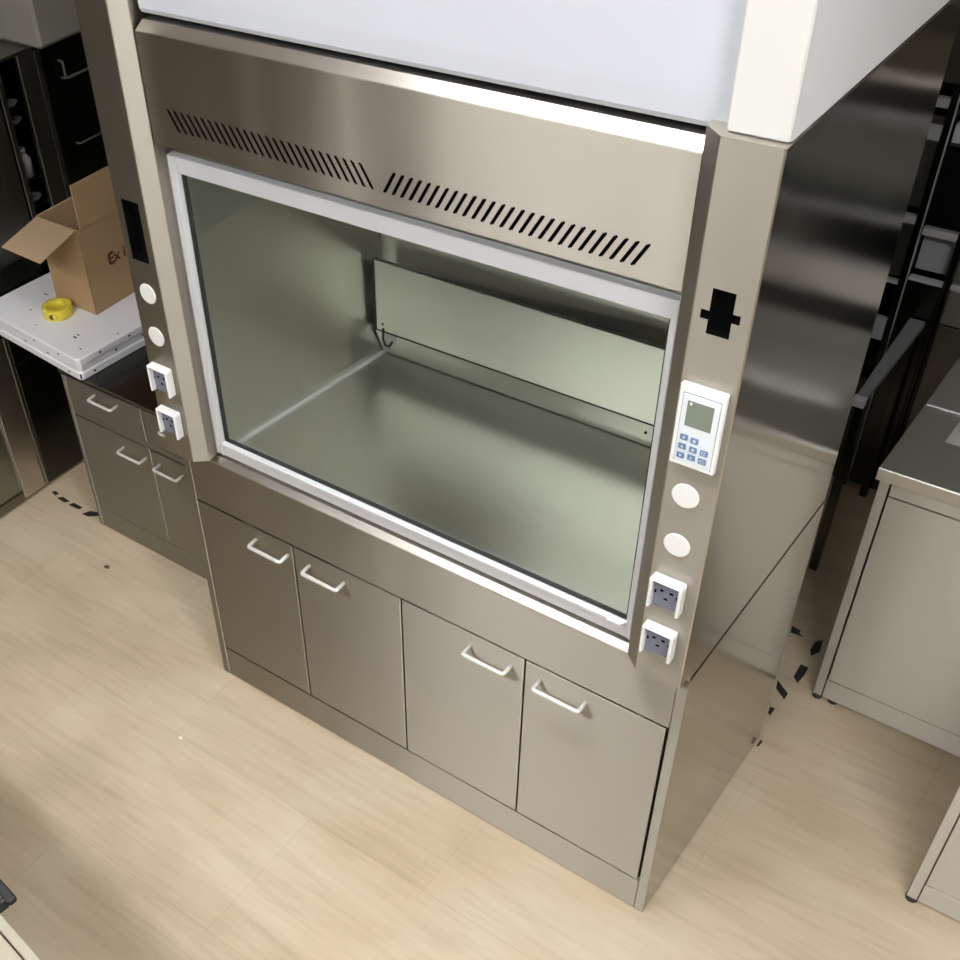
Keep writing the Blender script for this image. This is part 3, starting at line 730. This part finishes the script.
def text_mesh(name, s, size, mat, parent, mtx):
    cu = bpy.data.curves.new(name, 'FONT'); cu.body = s; cu.size = size; cu.extrude = .0002; cu.offset = size*.022
    tmp = bpy.data.objects.new(name+'_tmp', cu); COL.objects.link(tmp)
    dg = bpy.context.evaluated_depsgraph_get(); me = bpy.data.meshes.new_from_object(tmp.evaluated_get(dg))
    bpy.data.objects.remove(tmp)
    me.transform(mtx); me.transform(Matrix.Translation(-W(parent))); me.materials.clear(); me.materials.append(M[mat]); me.name = name
    o = bpy.data.objects.new(name, me); COL.objects.link(o); o.parent = parent
    return o
mt = Matrix.Translation((bx1+.0006, by0+.100, .932)) @ Matrix(((0, 0, 1, 0), (1, 0, 0, 0), (0, 1, 0, 0), (0, 0, 0, 1)))
text_mesh('printed_mark', 'Ex i', .054, 'ink', CB, mt @ Matrix.Shear('XY', 4, (.25, 0)) if False else mt)
# small ring stroke over the first letter of the stamp
bm = BM(); lathe(bm, (0, 0, 0), [(.017, 0), (.020, 0), (.020, .0003), (.017, .0003)], 24)
for v in bm.verts: v.co = Vector((bx1+.0006+v.co.z, by0+.116+v.co.x, .950+v.co.y*1.2))
obj('printed_mark', bm, 'ink', CB)

TR = thing('tape_roll', 'roll of yellow tape lying flat beside the cardboard box', 'tape', (-1.047, .440, .7855))
tc = (-1.047, .440, .7858)
bm = BM(); lathe(bm, tc, [(.030, 0), (.052, 0), (.053, .002), (.053, .034), (.052, .036), (.032, .036)], 56); obj('tape', bm, 'tape_y', TR)
bm = BM(); lathe(bm, tc, [(.0285, .001), (.0298, .001), (.0298, .0365), (.0285, .0365)], 48); obj('core', bm, 'tape_y', TR)
bm = BM()
pts = [(math.radians(a), z) for a, z in ((-74, .010), (-62, .007), (-46, .010), (-40, .018), (-50, .027), (-64, .028), (-76, .020))]
poly(bm, [(tc[0]+.0534*math.cos(a), tc[1]+.0534*math.sin(a), tc[2]+z) for a, z in pts]); obj('mark', bm, 'crumb', TR)

# ------------------------------------------------------------------ back row of cabinets
YB = 2.0
def unit(name, label, x0, x1, zt=1.44):
    U = thing(name, label, 'cabinet', ((x0+x1)/2, 2.3, 0))
    bm = BM(); box(bm, x0, x1, YB+.40, 2.69, .002, zt, 0); obj('carcass', bm, 'steel_black', U)
    return U
def part(U, nm, x0, x1, z0, z1, mat, y0=YB, y1=YB+.02, b=.0015):
    bm = BM(); box(bm, x0, x1, y0, y1, z0, z1, b); return obj(nm, bm, mat, U)
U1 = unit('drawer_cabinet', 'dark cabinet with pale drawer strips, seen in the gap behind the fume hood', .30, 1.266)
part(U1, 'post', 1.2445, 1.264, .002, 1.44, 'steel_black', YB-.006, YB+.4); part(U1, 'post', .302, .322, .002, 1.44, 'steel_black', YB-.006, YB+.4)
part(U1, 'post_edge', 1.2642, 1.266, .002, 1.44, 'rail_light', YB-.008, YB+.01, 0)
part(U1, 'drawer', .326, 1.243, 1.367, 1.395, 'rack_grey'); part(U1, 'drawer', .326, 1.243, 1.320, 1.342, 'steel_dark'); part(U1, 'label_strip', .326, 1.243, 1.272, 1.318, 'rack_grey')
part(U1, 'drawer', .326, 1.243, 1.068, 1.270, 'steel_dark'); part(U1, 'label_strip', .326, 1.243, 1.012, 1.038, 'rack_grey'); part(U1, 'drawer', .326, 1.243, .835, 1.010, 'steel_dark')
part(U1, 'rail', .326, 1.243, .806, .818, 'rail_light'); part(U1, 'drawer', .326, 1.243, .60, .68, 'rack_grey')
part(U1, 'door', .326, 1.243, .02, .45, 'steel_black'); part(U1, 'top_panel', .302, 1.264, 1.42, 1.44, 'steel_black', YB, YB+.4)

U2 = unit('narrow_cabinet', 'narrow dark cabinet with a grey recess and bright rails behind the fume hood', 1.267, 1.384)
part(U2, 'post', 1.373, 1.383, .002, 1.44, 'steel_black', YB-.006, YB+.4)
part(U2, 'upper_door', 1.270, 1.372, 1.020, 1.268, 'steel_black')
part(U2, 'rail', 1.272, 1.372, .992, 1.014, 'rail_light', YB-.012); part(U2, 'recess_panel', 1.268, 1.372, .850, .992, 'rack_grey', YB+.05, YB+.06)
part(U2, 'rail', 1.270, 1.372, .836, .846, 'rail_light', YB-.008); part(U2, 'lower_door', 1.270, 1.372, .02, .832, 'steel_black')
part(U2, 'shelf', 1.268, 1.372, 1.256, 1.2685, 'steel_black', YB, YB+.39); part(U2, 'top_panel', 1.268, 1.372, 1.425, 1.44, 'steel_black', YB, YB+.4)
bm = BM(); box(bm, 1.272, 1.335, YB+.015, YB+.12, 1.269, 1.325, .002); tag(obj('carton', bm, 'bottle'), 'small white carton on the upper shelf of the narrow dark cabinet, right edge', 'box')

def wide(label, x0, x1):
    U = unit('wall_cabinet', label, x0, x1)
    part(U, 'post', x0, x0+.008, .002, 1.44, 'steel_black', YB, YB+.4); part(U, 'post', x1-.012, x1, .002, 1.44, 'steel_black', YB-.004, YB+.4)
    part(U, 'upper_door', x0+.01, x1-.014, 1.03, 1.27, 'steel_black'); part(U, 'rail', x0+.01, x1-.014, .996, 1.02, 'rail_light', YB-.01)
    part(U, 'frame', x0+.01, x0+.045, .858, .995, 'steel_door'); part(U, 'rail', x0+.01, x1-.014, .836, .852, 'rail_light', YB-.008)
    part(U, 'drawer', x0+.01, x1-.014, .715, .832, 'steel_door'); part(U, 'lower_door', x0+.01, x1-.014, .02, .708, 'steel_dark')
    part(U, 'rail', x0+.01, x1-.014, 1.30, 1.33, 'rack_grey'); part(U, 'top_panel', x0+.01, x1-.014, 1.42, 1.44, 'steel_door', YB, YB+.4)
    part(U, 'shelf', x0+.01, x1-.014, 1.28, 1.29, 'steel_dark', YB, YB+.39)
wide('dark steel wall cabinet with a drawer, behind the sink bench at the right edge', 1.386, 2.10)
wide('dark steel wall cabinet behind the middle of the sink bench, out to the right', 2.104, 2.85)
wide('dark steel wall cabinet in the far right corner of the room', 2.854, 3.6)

# grey frame rail standing out from the back row, end face pale
FR = thing('steel_frame', 'grey steel rail frame standing out from the back cabinets into the dark gap', 'frame', (1.345, 1.7, 0))
bm = BM(); prism(bm, [(1.330, 1.498), (1.358, 1.498), (1.358, 1.992), (1.310, 1.992)], 'z', .690, .712); obj('top_rail', bm, 'frame_grey', FR)
bm = BM(); box(bm, 1.326, 1.362, 1.472, 1.497, .684, .713, .002); obj('end_cap', bm, 'rail_light', FR)
bm = BM(); box(bm, 1.330, 1.356, 1.50, 1.526, .001, .689, .002); obj('leg', bm, 'steel_black', FR)
bm = BM(); box(bm, 1.322, 1.348, 1.962, 1.988, .001, .689, .002); obj('leg', bm, 'steel_black', FR)

# ------------------------------------------------------------------ worn hazard tape and bits on the floor
def dashes(name, label, quads):
    for q in quads:
        bm = BM()
        A = [bm.verts.new((x, y, .0012)) for x, y in q]; bm.faces.new(A)
        B_ = [bm.verts.new((x, y, .0002)) for x, y in q]
        for i in range(len(q)): bm.faces.new([A[i], A[(i+1) % len(q)], B_[(i+1) % len(q)], B_[i]])
        tag(obj(name, bm, 'rubber'), label, 'floor tape', 'worn hazard tape dashes')
dashes('hazard_tape_dash', 'black dash of worn floor tape by the left drawer bench',
    [[(-1.214, .310), (-1.205, .324), (-1.18, .318), (-1.187, .302)], [(-1.168, .296), (-1.152, .314), (-1.107, .311), (-1.123, .293)],
     [(-1.096, .293), (-1.087, .313), (-1.036, .314), (-1.04, .297)], [(-1.009, .285), (-.996, .315), (-.956, .328), (-.946, .313), (-.978, .288)]])
dashes('hazard_tape_dash', 'black dash of worn floor tape beside the right side of the fume hood',
    [[(1.395, 1.215), (1.426, 1.209), (1.425, 1.197), (1.443, 1.188), (1.402, 1.184)], [(1.481, 1.188), (1.498, 1.208), (1.51, 1.155), (1.494, 1.123), (1.482, 1.146)],
     [(1.483, 1.071), (1.508, 1.07), (1.51, 1.031), (1.506, .992), (1.486, 1.009)], [(1.452, .97), (1.5, .934), (1.5, .906), (1.462, .936)],
     [(1.478, .855), (1.493, .856), (1.492, .823), (1.483, .829)], [(1.508, .72), (1.516, .717), (1.514, .694), (1.508, .69)]])
bm = BM(); bmesh.ops.create_icosphere(bm, subdivisions=1, radius=1)
for v in bm.verts: v.co = Vector((v.co.x*.014*(1+.3*math.sin(9*v.co.y)), v.co.y*.010, max(0, v.co.z)*.006)) + Vector((-.703, .129, .0005))
tag(obj('crumb', bm, 'crumb'), 'dark crumb of dirt on the floor before the left drawer bench', 'crumb')
bm = BM(); bmesh.ops.create_icosphere(bm, subdivisions=1, radius=1)
for v in bm.verts: v.co = Vector((v.co.x*.009*(1+.4*math.sin(7*v.co.y)), v.co.y*.006, max(0, v.co.z)*.005)) + Vector((.079, -.29, .0005))
tag(obj('paper_scrap', bm, 'paper'), 'tiny white paper scrap on the floor in front of the fume hood', 'scrap')

# ------------------------------------------------------------------ ceiling lamps (out of frame, they light the room)
def lamp(cx, cy, lx, ly, power, label):
    Lm = thing('ceiling_light', label, 'light', (cx, cy, CZ), 'ceiling lights')
    bm = BM(); box(bm, cx-lx/2, cx+lx/2, cy-ly/2, cy+ly/2, CZ-.05, CZ-.001, .004); obj('housing', bm, 'lampbody', Lm)
    bm = BM(); box(bm, cx-lx/2+.02, cx+lx/2-.02, cy-ly/2+.02, cy+ly/2-.02, CZ-.058, CZ-.0505, .002); obj('diffuser', bm, emit('fluorescent_diffuser', (.985, .99, 1), power), Lm)
lamp(.72, -.62, 1.25, .26, 24, 'fluorescent ceiling light just in front of the fume hood')
lamp(-.3, -2.2, 1.25, .26, 44, 'fluorescent ceiling light in the left row, nearer the fume hood')
lamp(-.3, -2.8, 1.25, .26, 40, 'fluorescent ceiling light in the left row, nearer the front wall')
lamp(1.6, -2.5, 1.25, .26, 80, 'fluorescent ceiling light added in the middle of the room to brighten the sink bench')  # unseen lamp, added to brighten the sink bench and nearby floor
lamp(2.9, -1.2, 1.25, .26, 100, 'fluorescent ceiling light over the right aisle')

w = bpy.data.worlds.new('room_air'); SC.world = w; w.use_nodes = True
w.node_tree.nodes['Background'].inputs['Color'].default_value = (.9, .95, 1, 1)
w.node_tree.nodes['Background'].inputs['Strength'].default_value = .008

# ------------------------------------------------------------------ camera
R = Matrix(((.7712907, .6311569, -.0821679), (-.3862506, .5667502, .7277394), (.5058864, -.5295613, .6809139)))
cd = bpy.data.cameras.new('camera'); cam = bpy.data.objects.new('camera', cd); COL.objects.link(cam)
cam.matrix_world = Matrix.Translation((2.048079, -1.684798, 2.822807)) @ R.transposed().to_4x4()
cd.sensor_fit = 'HORIZONTAL'; cd.sensor_width = 36; cd.lens = 1169.801/960*36
cd.shift_x = 169.077/960; cd.shift_y = 97.023/960
cd.clip_start = .05; cd.clip_end = 50
SC.camera = cam
SC.view_settings.view_transform = 'Standard'; SC.view_settings.look = 'None'
SC.view_settings.gamma = 1; SC.view_settings.use_curve_mapping = False
SC.view_settings.exposure = -0.15
SC.cycles.sample_clamp_indirect = 12
